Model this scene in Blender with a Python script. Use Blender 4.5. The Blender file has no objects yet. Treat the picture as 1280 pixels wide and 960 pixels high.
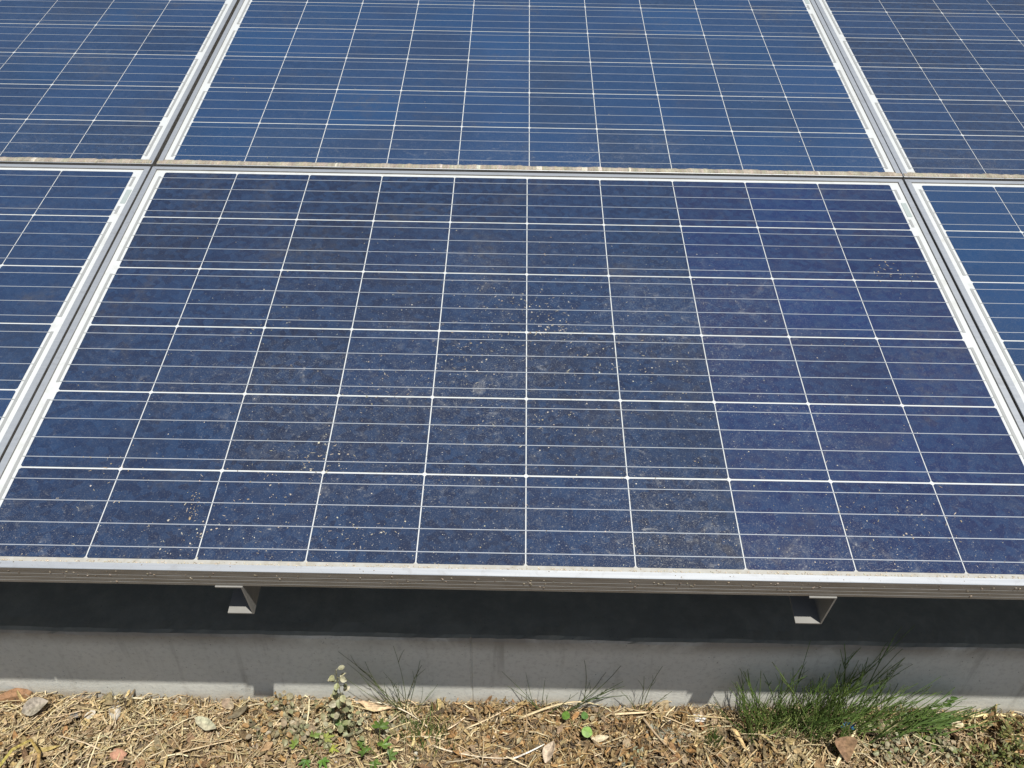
import bpy, math, random
from mathutils import Vector, Matrix, noise
R = math.radians
random.seed(7)
rnd = random.random
def ru(a, b): return a + (b - a) * rnd()

# ------------------------------------------------------------------ camera, sky, sun, exposure
scn = bpy.context.scene
col = scn.collection
TILT = R(10)                       # slope of the array
H = 0.597                          # height of the front top edge of the front row above the ground
YF = -0.4935                       # that edge in panel coordinates (panel centre = 0)

cam_d = bpy.data.cameras.new('camera'); cam = bpy.data.objects.new('camera', cam_d); col.objects.link(cam)
cam_d.sensor_width = 36.0; cam_d.lens = 30.152; cam_d.clip_start = 0.02; cam_d.clip_end = 2000
rx = Vector((0.999844524, 0.012023069, 0.012898562))
dn = Vector((0.017563893, -0.614305769, -0.788872570))
fw = Vector((-0.001561008, 0.788976468, -0.614421432))
m = Matrix((rx, -dn, -fw)).transposed().to_4x4()
m.translation = Vector((-0.022327, -0.792872, 1.560939))
cam.matrix_world = m
scn.camera = cam

SUN = Vector((0.158, -0.302, 0.940)).normalized()
world = bpy.data.worlds.new('World'); scn.world = world; world.use_nodes = True
wn = world.node_tree
sky = wn.nodes.new('ShaderNodeTexSky'); sky.sky_type = 'NISHITA'; sky.sun_disc = False
sky.sun_elevation = math.asin(SUN.z); sky.sun_rotation = math.atan2(SUN.x, SUN.y)
sky.air_density = 1.0; sky.dust_density = 1.1; sky.ozone_density = 1.0
bg = wn.nodes['Background']; bg.inputs['Strength'].default_value = 0.058
wn.links.new(sky.outputs[0], bg.inputs['Color'])

sd = bpy.data.lights.new('sun', 'SUN'); sd.energy = 5.0; sd.angle = R(0.53); sd.color = (1.0, 0.965, 0.895)
sun = bpy.data.objects.new('sun', sd); col.objects.link(sun)
sun.rotation_euler = SUN.to_track_quat('Z', 'Y').to_euler(); sun.location = SUN * 20

scn.view_settings.view_transform = 'Standard'; scn.view_settings.look = 'None'
scn.view_settings.exposure = 0.28; scn.view_settings.gamma = 1.0
scn.view_settings.use_curve_mapping = False
scn.cycles.max_bounces = 8

# ------------------------------------------------------------------ helpers
def tag(o, label=None, cat=None, group=None, kind=None):
    for k, v in (('label', label), ('category', cat), ('group', group), ('kind', kind)):
        if v: o[k] = v
    return o

def empty(name, loc, rot=(0, 0, 0)):
    o = bpy.data.objects.new(name, None); o.empty_display_size = 0.05
    col.objects.link(o); o.location = loc; o.rotation_euler = rot
    return o

class MB:
    def __init__(s): s.v = []; s.f = []; s.m = []; s.c = []
    def face(s, idx, mat=0, c=(1, 1, 1)): s.f.append(tuple(idx)); s.m.append(mat); s.c.append(c)
    def add(s, verts, faces, mat=0, c=(1, 1, 1)):
        b = len(s.v); s.v.extend([tuple(p) for p in verts])
        for f in faces: s.face([b + i for i in f], mat, c)
    def box(s, x0, x1, y0, y1, z0, z1, mat=0, c=(1, 1, 1)):
        s.add([(x0,y0,z0),(x1,y0,z0),(x1,y1,z0),(x0,y1,z0),(x0,y0,z1),(x1,y0,z1),(x1,y1,z1),(x0,y1,z1)],
              [(0,3,2,1),(4,5,6,7),(0,1,5,4),(1,2,6,5),(2,3,7,6),(3,0,4,7)], mat, c)
    def tube(s, pts, r0, r1, n=4, c=(1, 1, 1), c2=None, flat=1.0, mat=0):
        pts = [Vector(p) for p in pts]; b = len(s.v); L = len(pts)
        for i, p in enumerate(pts):
            d = (pts[min(i+1, L-1)] - pts[max(i-1, 0)]).normalized()
            a = d.cross(Vector((0, 0, 1)))
            if a.length < 1e-4: a = Vector((1, 0, 0))
            a.normalize(); e = a.cross(d)
            r = r0 + (r1 - r0) * i / max(1, L-1)
            for k in range(n):
                t = 2 * math.pi * k / n
                s.v.append(tuple(p + a * (r * math.cos(t)) + e * (r * flat * math.sin(t))))
        for i in range(L-1):
            t = i / max(1, L-2) if L > 2 else 0
            cc = c if c2 is None else tuple(c[j] + (c2[j] - c[j]) * t for j in range(3))
            for k in range(n):
                s.face((b+i*n+k, b+i*n+(k+1) % n, b+(i+1)*n+(k+1) % n, b+(i+1)*n+k), mat, cc)
        s.face([b+k for k in range(n)][::-1], mat, c); s.face([b+(L-1)*n+k for k in range(n)], mat, c2 or c)
    def leaf(s, p, d, up, L, W, c, outline=None, fold=0.25, curl=0.0, twist=0.0, c2=None):
        # a blade: midrib from p along d, halves folded up, tip curled along 'up'
        p = Vector(p); d = Vector(d).normalized(); up = Vector(up)
        side = d.cross(up)
        if side.length < 1e-4: side = d.cross(Vector((1, 0, 0)))
        side.normalize(); up = side.cross(d).normalized()
        outline = outline or [(0, .12), (.25, .8), (.5, 1), (.75, .75), (1, .05)]
        b = len(s.v); n = len(outline)
        for t, w in outline:
            c0 = p + d * (L * t) + up * (curl * L * t * t)
            a = twist * t
            sv = side * math.cos(a) + up * math.sin(a); uv = up * math.cos(a) - side * math.sin(a)
            s.v.append(tuple(c0 + sv * (W * .5 * w) + uv * (fold * W * .5 * w)))
            s.v.append(tuple(c0))
            s.v.append(tuple(c0 - sv * (W * .5 * w) + uv * (fold * W * .5 * w)))
        for i in range(n-1):
            k = b + i*3
            s.face((k, k+1, k+4, k+3), 0, c); s.face((k+1, k+2, k+5, k+4), 0, c2 or c)
    def lump(s, p, r, c, sq=(1, 1, .6), ax=None):
        # irregular faceted clod
        p = Vector(p); b = len(s.v)
        ang = ru(0, 6.28); q = Matrix.Rotation(ang, 3, 'Z')
        if ax is not None: q = ax @ q
        for (x, y, z) in LUMP:
            k = r * ru(.72, 1.25)
            s.v.append(tuple(p + q @ Vector((x*k*sq[0], y*k*sq[1], z*k*sq[2]))))
        for f in LUMPF: s.face([b+i for i in f], 0, c)
    def build(s, name, mats, parent=None, smooth=False):
        me = bpy.data.meshes.new(name); me.from_pydata(s.v, [], s.f)
        for mm in (mats if isinstance(mats, (list, tuple)) else [mats]): me.materials.append(mm)
        me.polygons.foreach_set('material_index', s.m)
        if smooth: me.polygons.foreach_set('use_smooth', [True]*len(s.f))
        ca = me.color_attributes.new('Col', 'FLOAT_COLOR', 'CORNER')
        buf = []
        for f, c in zip(s.f, s.c): buf.extend((c[0], c[1], c[2], 1.0) * len(f))
        ca.data.foreach_set('color', buf)
        me.update()
        o = bpy.data.objects.new(name, me); col.objects.link(o)
        if parent: o.parent = parent
        return o
_g = (1 + 5**.5) / 2
LUMP = [Vector(v).normalized() for v in [(-1,_g,0),(1,_g,0),(-1,-_g,0),(1,-_g,0),(0,-1,_g),(0,1,_g),(0,-1,-_g),(0,1,-_g),(_g,0,-1),(_g,0,1),(-_g,0,-1),(-_g,0,1)]]
LUMPF = [(0,11,5),(0,5,1),(0,1,7),(0,7,10),(0,10,11),(1,5,9),(5,11,4),(11,10,2),(10,7,6),(7,1,8),(3,9,4),(3,4,2),(3,2,6),(3,6,8),(3,8,9),(4,9,5),(2,4,11),(6,2,10),(8,6,7),(9,8,1)]

# ------------------------------------------------------------------ materials
class NT:
    def __init__(s, name):
        s.mat = bpy.data.materials.new(name); s.mat.use_nodes = True; s.t = s.mat.node_tree
        s.b = s.t.nodes['Principled BSDF']
    def n(s, typ, **kw):
        x = s.t.nodes.new(typ)
        for k, v in kw.items():
            if k.startswith('i_'): x.inputs[k[2:].replace('_', ' ')].default_value = v
            else: setattr(x, k, v)
        return x
    def link(s, a, b): s.t.links.new(a, b)
    def set(s, **kw):
        for k, v in kw.items():
            k = k.replace('_', ' ')
            if hasattr(v, 'is_linked') or isinstance(v, bpy.types.NodeSocket): s.link(v, s.b.inputs[k])
            else: s.b.inputs[k].default_value = v
    def math(s, op, a, b=None, c=None, clamp=False):
        x = s.n('ShaderNodeMath', operation=op); x.use_clamp = clamp
        for i, v in enumerate((a, b, c)):
            if v is None: continue
            if isinstance(v, (int, float)): x.inputs[i].default_value = v
            else: s.link(v, x.inputs[i])
        return x.outputs[0]
    def mix(s, f, a, b):
        x = s.n('ShaderNodeMix', data_type='RGBA')
        for sock, v in ((x.inputs[0], f), (x.inputs[6], a), (x.inputs[7], b)):
            if isinstance(v, (int, float)): sock.default_value = v
            elif isinstance(v, (tuple, list)): sock.default_value = (*v[:3], 1)
            else: s.link(v, sock)
        return x.outputs[2]
    def noise(s, scale, detail=4, rough=.5, dist=0, vec=None, off=None):
        x = s.n('ShaderNodeTexNoise'); x.inputs['Scale'].default_value = scale
        x.inputs['Detail'].default_value = detail; x.inputs['Roughness'].default_value = rough
        x.inputs['Distortion'].default_value = dist
        if vec is None: vec = s.pos()
        if off:
            a = s.n('ShaderNodeVectorMath', operation='ADD'); s.link(vec, a.inputs[0]); a.inputs[1].default_value = off; vec = a.outputs[0]
        s.link(vec, x.inputs['Vector'])
        return x.outputs['Fac']
    def pos(s):
        if not hasattr(s, '_p'): s._p = s.n('ShaderNodeNewGeometry').outputs['Position']
        return s._p
    def obj(s):
        if not hasattr(s, '_o'): s._o = s.n('ShaderNodeTexCoord').outputs['Object']
        return s._o
    def ramp(s, f, a, b):       # smooth 0..1 between a and b
        x = s.n('ShaderNodeMapRange', interpolation_type='SMOOTHSTEP'); s.link(f, x.inputs[0])
        x.inputs[1].default_value = a; x.inputs[2].default_value = b
        return x.outputs[0]
    def scaled(s, vec, sc):
        a = s.n('ShaderNodeVectorMath', operation='MULTIPLY'); s.link(vec, a.inputs[0]); a.inputs[1].default_value = sc
        return a.outputs[0]
    def bump(s, h, strength, dist):
        b = s.n('ShaderNodeBump'); b.inputs['Strength'].default_value = strength; b.inputs['Distance'].default_value = dist
        s.link(h, b.inputs['Height']); s.link(b.outputs[0], s.b.inputs['Normal'])
    def slope(s):               # metres up the slope of the array, and across it
        d = s.n('ShaderNodeVectorMath', operation='DOT_PRODUCT'); s.link(s.pos(), d.inputs[0])
        d.inputs[1].default_value = (0, math.cos(TILT), math.sin(TILT))
        return s.math('SUBTRACT', d.outputs['Value'], H * math.sin(TILT))
    def dust(s):
        """dust film, smears and specks on the glass; returns factor"""
        sl = s.slope()
        pp = s.math('MODULO', s.math('ADD', sl, 1.002), 1.002)     # position on the panel, 0 = lower edge
        low = s.math('MULTIPLY', s.ramp(pp, .20, .0), .5)
        sx = s.n('ShaderNodeSeparateXYZ'); s.link(s.pos(), sx.inputs[0])
        dx = s.math('DIVIDE', s.math('SUBTRACT', sx.outputs[0], .02), .75); dy = s.math('DIVIDE', s.math('SUBTRACT', sl, .36), .46)
        rr = s.math('SQRT', s.math('ADD', s.math('MULTIPLY', dx, dx), s.math('MULTIPLY', dy, dy)))
        mid = s.ramp(rr, 1.15, .25)
        amt = s.math('ADD', s.math('ADD', s.math('MULTIPLY', mid, .8), low), .15, clamp=True)
        big = s.ramp(s.noise(4.5, 4, .6), .38, .66)
        smear = s.ramp(s.noise(26, 8, .68, 1.6), .53, .72)
        fine = s.ramp(s.noise(160, 5, .7, .4), .56, .72)
        streak = s.ramp(s.noise(30, 6, .7, 2.2, vec=s.scaled(s.pos(), (1.0, 2.6, 1.0)), off=(3, 7, 1)), .60, .74)
        spk = s.ramp(s.noise(420, 2, .5), .66, .74)
        hair = s.ramp(s.noise(75, 8, .75, 3.0, off=(1, 9, 4)), .60, .70)
        grit = s.ramp(s.noise(620, 3, .6, off=(2, 2, 8)), .50, .78)
        patch = s.math('MULTIPLY_ADD', big, .8, .2)
        f = s.math('MULTIPLY', s.math('MULTIPLY', smear, big), .15)
        f = s.math('ADD', f, s.math('MULTIPLY', s.math('MULTIPLY', fine, smear), .46))
        f = s.math('ADD', f, s.math('MULTIPLY', s.math('MULTIPLY', streak, big), .42))
        f = s.math('ADD', f, s.math('MULTIPLY', s.math('MULTIPLY', hair, patch), .38))
        f = s.math('ADD', f, s.math('MULTIPLY', spk, .34))
        f = s.math('ADD', f, s.math('MULTIPLY', s.math('MULTIPLY', grit, patch), .22))
        f = s.math('ADD', f, s.math('MULTIPLY', fine, .06))
        f = s.math('MULTIPLY', f, s.math('MULTIPLY', amt, 1.7))
        film = s.math('MULTIPLY_ADD', s.noise(2.2, 3), .035, .030)
        film = s.math('MULTIPLY', film, s.math('MULTIPLY_ADD', grit, 1.9, .35))
        return s.math('ADD', f, film, clamp=True)

def mat_cell():
    t = NT('polycrystalline_cell')
    oi = t.n('ShaderNodeObjectInfo')
    ox = t.obj()
    v = t.n('ShaderNodeTexVoronoi'); v.inputs['Scale'].default_value = 95
    a = t.n('ShaderNodeVectorMath', operation='ADD'); t.link(ox, a.inputs[0]); t.link(oi.outputs['Random'], a.inputs[1]); t.link(a.outputs[0], v.inputs['Vector'])
    sc = t.n('ShaderNodeSeparateColor'); t.link(v.outputs['Color'], sc.inputs[0])
    base = t.mix(t.math('MULTIPLY', sc.outputs[0], .50), oi.outputs['Color'], (.018, .048, .115))
    base = t.mix(t.math('MULTIPLY', t.ramp(t.noise(5, 3, .5, .3, off=(5, 1, 2)), .42, .68), .2), base, (.014, .017, .032))
    f = t.dust()
    # brownish mineral film left by puddles, and crystal flakes of different sheen
    br = t.math('MULTIPLY', t.ramp(t.noise(5.5, 6, .65, .8, off=(7, 3, 3)), .50, .72), t.ramp(t.noise(55, 6, .7), .35, .65))
    base = t.mix(t.math('MULTIPLY', br, .30), base, (.085, .075, .058))
    c = t.mix(f, base, (.38, .375, .35))
    t.set(Base_Color=c, Roughness=.55, Specular_IOR_Level=.15, Coat_Weight=1.0, Coat_IOR=1.45,
          Coat_Roughness=t.math('MULTIPLY_ADD', f, .5, .06))
    return t.mat

def mat_backsheet():
    t = NT('white_backsheet')
    f = t.dust()
    sl = t.slope(); pp = t.math('MODULO', t.math('ADD', sl, 1.002), 1.002)
    edge = t.math('MULTIPLY', t.ramp(pp, .0225, .0165), t.math('MULTIPLY_ADD', t.noise(70, 5, .6), .9, .25), clamp=True)
    back = t.ramp(sl, .9, 1.0)
    k = t.math('MULTIPLY', edge, t.math('MULTIPLY_ADD', back, .1, .9))
    st = t.math('MULTIPLY', t.ramp(t.noise(38, 6, .65), .5, .72), .22)
    c = t.mix(t.math('ADD', k, st, clamp=True), (.52, .54, .54), (.27, .245, .19))
    t.set(Base_Color=c, Roughness=.5, Coat_Weight=.8, Coat_Roughness=.08, Coat_IOR=1.45)
    return t.mat

def mat_alu():
    t = NT('anodised_aluminium')
    g = t.noise(300, 3, .5, vec=t.scaled(t.pos(), (.03, 1, 1)))
    st = t.ramp(t.noise(45, 7, .7, .6), .52, .74)
    c = t.mix(t.math('MULTIPLY', st, .35), (.78, .80, .80), (.42, .38, .32))
    geo = t.n('ShaderNodeNewGeometry'); nz = t.n('ShaderNodeSeparateXYZ'); t.link(geo.outputs['Normal'], nz.inputs[0])
    # weathered grime on the outer faces of the profile
    out = t.ramp(nz.outputs[2], .55, .25)
    gr = t.math('MULTIPLY', out, t.math('MULTIPLY_ADD', t.noise(60, 7, .7, vec=t.scaled(t.pos(), (.25, 1, 2.5))), .7, .52), clamp=True)
    c = t.mix(gr, c, (.135, .118, .095))
    t.set(Base_Color=c, Metallic=t.math('MULTIPLY_ADD', gr, -.75, .80), Roughness=t.math('MULTIPLY_ADD', g, .10, .33))
    return t.mat

def mat_simple(name, c, rough=.6, metal=0, nscale=60, var=.3, bump=0, spec=.4):
    t = NT(name)
    k = t.noise(nscale, 6, .65)
    cc = t.mix(k, tuple(x*(1-var) for x in c), tuple(min(1, x*(1+var)) for x in c))
    t.set(Base_Color=cc, Roughness=rough, Metallic=metal, Specular_IOR_Level=spec)
    if bump: t.bump(k, bump, .002)
    return t.mat

def mat_col(name, rough=.85, trans=0.0, var=.35, nscale=180, bump=.0, spec=.25):
    t = NT(name)
    a = t.n('ShaderNodeVertexColor'); a.layer_name = 'Col'
    k = t.ramp(t.noise(nscale, 4, .6), .3, .7)
    dark = t.n('ShaderNodeMix', data_type='RGBA', blend_type='MULTIPLY'); dark.inputs[0].default_value = 1
    t.link(a.outputs[0], dark.inputs[6]); t.link(t.mix(k, (1-var,)*3, (1+var*.5,)*3), dark.inputs[7])
    c = dark.outputs[2]
    t.set(Base_Color=c, Roughness=rough, Specular_IOR_Level=spec)
    if bump: t.bump(k, bump, .001)
    if trans:
        tr = t.n('ShaderNodeBsdfTranslucent'); t.link(c, tr.inputs[0])
        mx = t.n('ShaderNodeMixShader'); mx.inputs[0].default_value = trans
        o = t.t.nodes['Material Output']; t.link(t.b.outputs[0], mx.inputs[1]); t.link(tr.outputs[0], mx.inputs[2]); t.link(mx.outputs[0], o.inputs[0])
    return t.mat

def mat_concrete():
    t = NT('weathered_concrete')
    p = t.pos()
    n1 = t.noise(7, 6, .65); n2 = t.noise(90, 6, .7); n3 = t.noise(3.0, 5, .6, 1.0, off=(4, 2, 9))
    c = t.mix(n1, (.55, .555, .50), (.75, .745, .685))
    c = t.mix(t.math('MULTIPLY', t.ramp(n2, .46, .72), .42), c, (.36, .35, .32))
    sx = t.n('ShaderNodeSeparateXYZ'); t.link(p, sx.inputs[0])
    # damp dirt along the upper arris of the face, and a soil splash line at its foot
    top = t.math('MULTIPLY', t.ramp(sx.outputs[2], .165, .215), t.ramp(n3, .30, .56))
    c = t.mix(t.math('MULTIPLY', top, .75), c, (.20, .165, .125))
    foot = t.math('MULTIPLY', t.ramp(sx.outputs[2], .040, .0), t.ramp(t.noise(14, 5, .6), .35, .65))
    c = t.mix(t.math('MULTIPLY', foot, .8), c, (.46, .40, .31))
    # runs of old stain
    run = t.ramp(t.noise(16, 5, .6, vec=t.scaled(p, (1.6, 1, .12))), .56, .74)
    c = t.mix(t.math('MULTIPLY', run, .5), c, (.27, .255, .22))
    # upward faces coloured darker, deepening the shade under the panels
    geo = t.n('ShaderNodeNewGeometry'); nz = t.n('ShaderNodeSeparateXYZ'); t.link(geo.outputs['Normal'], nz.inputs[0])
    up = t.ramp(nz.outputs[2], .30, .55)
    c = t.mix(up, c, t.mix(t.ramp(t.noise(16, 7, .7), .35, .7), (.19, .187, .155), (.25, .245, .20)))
    # pores
    pores = t.ramp(t.noise(230, 2, .5), .71, .76)
    c = t.mix(t.math('MULTIPLY', pores, .8), c, (.10, .095, .085))
    t.set(Base_Color=c, Roughness=.9, Specular_IOR_Level=.25)
    h = t.math('ADD', n2, t.math('MULTIPLY', t.noise(20, 5, .6, vec=t.scaled(p, (.4, 1, 2.2))), .8))
    t.bump(h, .35, .0025)
    return t.mat

def mat_soil():
    t = NT('dry_soil')
    n1 = t.noise(9, 6, .65); n2 = t.noise(130, 6, .7); n3 = t.noise(2.2, 3, .5)
    c = t.mix(t.ramp(n1, .3, .7), (.075, .058, .038), (.17, .135, .09))
    c = t.mix(t.math('MULTIPLY', t.ramp(n2, .45, .7), .6), c, (.26, .22, .16))
    c = t.mix(t.math('MULTIPLY', t.ramp(n3, .45, .65), .5), c, (.17, .10, .05))
    t.set(Base_Color=c, Roughness=.95, Specular_IOR_Level=.15)
    t.bump(t.math('ADD', n1, n2), .6, .006)
    return t.mat

M_CELL = mat_cell(); M_BACK = mat_backsheet(); M_ALU = mat_alu()
M_BUS = mat_simple('tinned_busbar', (.41, .44, .48), .42, .4, 90, .12)
M_RIB = mat_simple('grey_ribbon', (.40, .41, .40), .45, .4, 200, .15)
M_TAB = mat_simple('grey_green_tab', (.36, .41, .40), .5, .2, 120, .12)
M_STEEL = mat_simple('galvanised_steel', (.22, .215, .20), .6, .1, 45, .2)
M_DARKSTEEL = mat_simple('dull_post_steel', (.16, .165, .17), .6, .5, 30, .2)
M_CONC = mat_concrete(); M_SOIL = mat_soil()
M_DIRT = mat_col('mud_fleck', .95, 0, .4, 500, .4)
M_LITTER = mat_col('dry_litter', .85, .12, .45, 220, .3)
M_STRAW = mat_col('dry_straw', .6, .05, .3, 160, .2, .4)
M_LEAF = mat_col('single_dead_leaf', .7, .1, .42, 130, .35, .3)
M_GREEN = mat_col('green_leaf', .5, .28, .35, 140, .0, .45)
M_STONE = mat_col('pale_stone', .9, 0, .3, 90, .5)
M_PLASTIC = mat_col('blue_film', .3, .1, .15, 60, .0, .5)

# ------------------------------------------------------------------ the ground
YW = 0.167                                    # face of the concrete plinth
def gh(x, y):
    e = max(0.0, 1 - max(abs(x) - 2.5, 0) / 3 - max(-y - 1.2, 0) / 3)
    h = .010 * noise.noise((x * 7, y * 7, .3)) + .006 * noise.noise((x * 22, y * 22, 4)) + .003 * noise.noise((x*60, y*60, 9))
    return h * e - .002 - .004 + .009 * max(0, 1 - abs(y - YW) / .05) * (0.2 + noise.noise((x * 4, 1, 7)))
def steps(lo, hi, fine, far):
    out = []; x = lo
    while x < hi: out.append(x); x += fine
    out.append(hi)
    a = []; s = fine; x = lo
    while x > -far: s *= 1.35; x -= s; a.append(x)
    b = []; s = fine; x = hi
    while x < far: s *= 1.35; x += s; b.append(x)
    return a[::-1] + out + b
g = MB(); xs = steps(-1.5, 1.5, .0075, 400); ys = steps(-.35, .2, .0075, 400)
for y in ys:
    for x in xs: g.v.append((x, y, gh(x, y)))
nx = len(xs)
for j in range(len(ys)-1):
    for i in range(nx-1): g.face((j*nx+i, j*nx+i+1, (j+1)*nx+i+1, (j+1)*nx+i))
tag(g.build('ground', M_SOIL, smooth=True), kind='structure')

# ------------------------------------------------------------------ concrete plinth
ZT = 0.217
p = MB(); xs = []
x = -4.2
while x < 4.2: xs.append(x); x += .0125 if abs(x) < 1.4 else .06
xs.append(4.2)
xs += [-.0955, -.0938, -.0922, -.0905]; xs.sort()     # the joint in the face
prof = [(YW, -.15), (YW, 0.03), (YW, .06), (YW, .09), (YW, .12), (YW, .15), (YW, .175), (YW, .195), (YW, .207), (YW+.002, .2135), (YW+.008, ZT), (YW+.03, ZT), (YW+.06, ZT), (YW+.10, ZT), (YW+.2, ZT), (YW+.6, ZT), (2.6, ZT), (2.6, -.15)]
for x in xs:
    for k, (y, z) in enumerate(prof):
        groove = .0022 if (-.0945 < x < -.0915 and k < 11) else 0
        dz = .0032 * noise.noise((x*9, k*.7, 1)) + .0026 * noise.noise((x*40, k*.9, 3)) if 8 <= k <= 11 else 0
        dy = .0012 * noise.noise((x*5, z*9, 5)) + groove if k <= 9 else 0
        p.v.append((x, y + dy, z + dz))
n = len(prof)
for i in range(len(xs)-1):
    for k in range(n-1): p.face((i*n+k, (i+1)*n+k, (i+1)*n+k+1, i*n+k+1))
p.face(list(range(n))); p.face([(len(xs)-1)*n+k for k in range(n)][::-1])
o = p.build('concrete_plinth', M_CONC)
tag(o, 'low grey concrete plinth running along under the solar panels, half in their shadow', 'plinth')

# ------------------------------------------------------------------ solar panels
PX, PY, GX, GY = .158, .1595, .0018, .0031       # cell pitch and gaps
HW, HH = .8215, .4960                            # half size of the module
def make_panel():
    root = empty('solar_panel', (0, 0, 0), (TILT, 0, 0))
    # white laminate behind the cells
    b = MB(); b.add([(-HW+.004, -HH+.004, -.0006), (HW-.004, -HH+.004, -.0006), (HW-.004, HH-.004, -.0006), (-HW+.004, HH-.004, -.0006),
                     (-HW+.004, -HH+.004, -.005), (HW-.004, -HH+.004, -.005), (HW-.004, HH-.004, -.005), (-HW+.004, HH-.004, -.005)],
                    [(0,1,2,3), (7,6,5,4), (0,4,5,1), (1,5,6,2), (2,6,7,3), (3,7,4,0)])
    b.build('backsheet', M_BACK, root)
    # four mitred frame bars
    def bar(name, lx, ly, ux, uy, half, lip):
        # outline of the extrusion: u inward from the outer face, z up
        pr = [(.0006, .0025), (lip, .0025), (lip, -.0003), (.0020, -.0003), (.0020, -.0370), (.026, -.0370), (.026, -.0390), (0, -.0390),
              (0, -.0330), (.0003, -.0325), (.0003, -.0315), (0, -.0310), (0, -.0235), (.0003, -.0230), (.0003, -.0220), (0, -.0215), (0, -.0135), (.0003, -.0130), (.0003, -.0120), (0, -.0115), (0, .0019)]
        w = MB(); nn = len(pr)
        for s in (-1, 1):
            for u, z in pr:
                t = s * (half - u - .0002)
                w.v.append((lx + t*abs(uy) + ux*u, ly + t*abs(ux) + uy*u, z))
        fl = (ux + uy) < 0
        for k in range(nn):
            q = (k, (k+1) % nn, nn+(k+1) % nn, nn+k)
            w.face(q[::-1] if fl else q)
        w.face(range(nn)); w.face(range(nn, 2*nn))
        return w.build(name, M_ALU, root)
    bar('frame_bar', 0, -HH, 0, 1, HW, .0105); bar('frame_bar', 0, HH, 0, -1, HW, .0105)
    bar('frame_bar', -HW, 0, 1, 0, HH, .0115); bar('frame_bar', HW, 0, -1, 0, HH, .0115)
    # 60 cells with four busbars each
    c = MB(); hx, hy = (PX-GX)/2, (PY-GY)/2; e = .0025
    c.add([(-hx+e,-hy,0), (hx-e,-hy,0), (hx,-hy+e,0), (hx,hy-e,0), (hx-e,hy,0), (-hx+e,hy,0), (-hx,hy-e,0), (-hx,-hy+e,0)], [(0,1,2,3,4,5,6,7)])
    for k in range(4):
        y = -hy + 2*hy*(k+.5)/4
        c.add([(-hx-.0008,y-.0007,.0003), (hx+.0008,y-.0007,.0003), (hx+.0008,y+.0007,.0003), (-hx-.0008,y+.0007,.0003)], [(0,1,2,3)], 1)
    cell = c.build('solar_cell', [M_CELL, M_BUS], root)
    first = True
    for r in range(6):
        for k in range(10):
            o = cell if first else cell.copy()
            if not first: col.objects.link(o); o.parent = root
            first = False
            o.location = ((k-4.5)*PX, (2.5-r)*PY, 0)
    # ribbons in the side margins, joining the strings of cells
    def ribbon(x, r0, r1, name='ribbon', w=.0052, m_=M_RIB, ticks=True):
        q = MB(); y0, y1 = (3-r1)*PY, (3-r0)*PY
        q.box(x-w/2, x+w/2, y0, y1, -.0005, .0002)
        if ticks:
            sgn = -1 if x > 0 else 1
            for rr in range(6):
                for k in range(4):
                    yy = (2.5-rr)*PY - hy + 2*hy*(k+.5)/4
                    if y0 < yy < y1: q.box(min(x+sgn*w/2, x+sgn*.0075), max(x+sgn*w/2, x+sgn*.0075), yy-.0007, yy+.0007, -.0005, .0001)
        return q.build(name, m_, root)
    xl, xr = -.79-.0068, .79+.0068
    for a, b_ in ((.10, 1.88), (2.12, 3.88), (4.12, 5.90)): ribbon(xl, a, b_)
    for a, b_ in ((.12, .34), (.78, .94), (1.12, 2.88), (3.12, 4.88), (5.12, 5.9)): ribbon(xr, a, b_)
    ribbon(xr+.0035, .42, .72, 'terminal_tab', .0105, M_TAB, False)
    # junction box on the back
    j = MB(); j.box(-.06, .06, .36, .46, -.026, -.0052); j.build('junction_box', M_DARKSTEEL, root)
    return root

def children(o): return [c for c in bpy.data.objects if c.parent == o]
def up_slope(x, y, z=0):            # point on the array plane -> world
    yy = y - YF
    return Vector((x, yy*math.cos(TILT) - z*math.sin(TILT), H - .0025*0 + yy*math.sin(TILT) + z*math.cos(TILT)))
proto = make_panel()
G_P = 'framed solar panels of the array'
spots = [  # x, y, base tint, label
 (0.000, .0015, (.0046, .0135, .044), 'solar panel seen almost whole in the middle of the front row, flecked with mud'),
 (-1.6475, .0015, (.0075, .027, .080), 'solar panel of the front row cut off by the left edge of the photo'),
 (1.6480, .0015, (.007, .040, .118), 'bluer solar panel of the front row cut off by the right edge of the photo'),
 (0.0045, 1.0030, (.008, .035, .10), 'solar panel in the middle of the back row with dirt along its lower edge'),
 (-1.6475, 1.0030, (.009, .032, .088), 'solar panel of the back row at the upper left corner of the photo'),
 (1.6495, 1.0030, (.010, .028, .076), 'solar panel of the back row at the upper right corner of the photo')]
rc = random.Random(3)
for i, (x, y, tint, lab) in enumerate(spots):
    if i == 0: o = proto
    else:
        o = proto.copy(); col.objects.link(o)
        for ch in children(proto):
            d = ch.copy(); col.objects.link(d); d.parent = o
    o.location = up_slope(x, y)
    tag(o, lab, 'solar panel', G_P)
    for ch in children(o):
        if ch.name.startswith('solar_cell'):
            k = rc.uniform(.86, 1.16); w = rc.random()
            cx = ch.location.x
            r_, g_, b_ = tint
            if w < .2: r_, g_, b_ = r_*1.15, g_*.92, b_*.85
            elif w > .8: r_, g_, b_ = r_*.9, g_*1.12, b_*1.12
            if i == 0 and cx > .35: b_ *= 1.45; g_ *= 1.05
            ch.color = (r_*k, g_*k, b_*k, 1)

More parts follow.
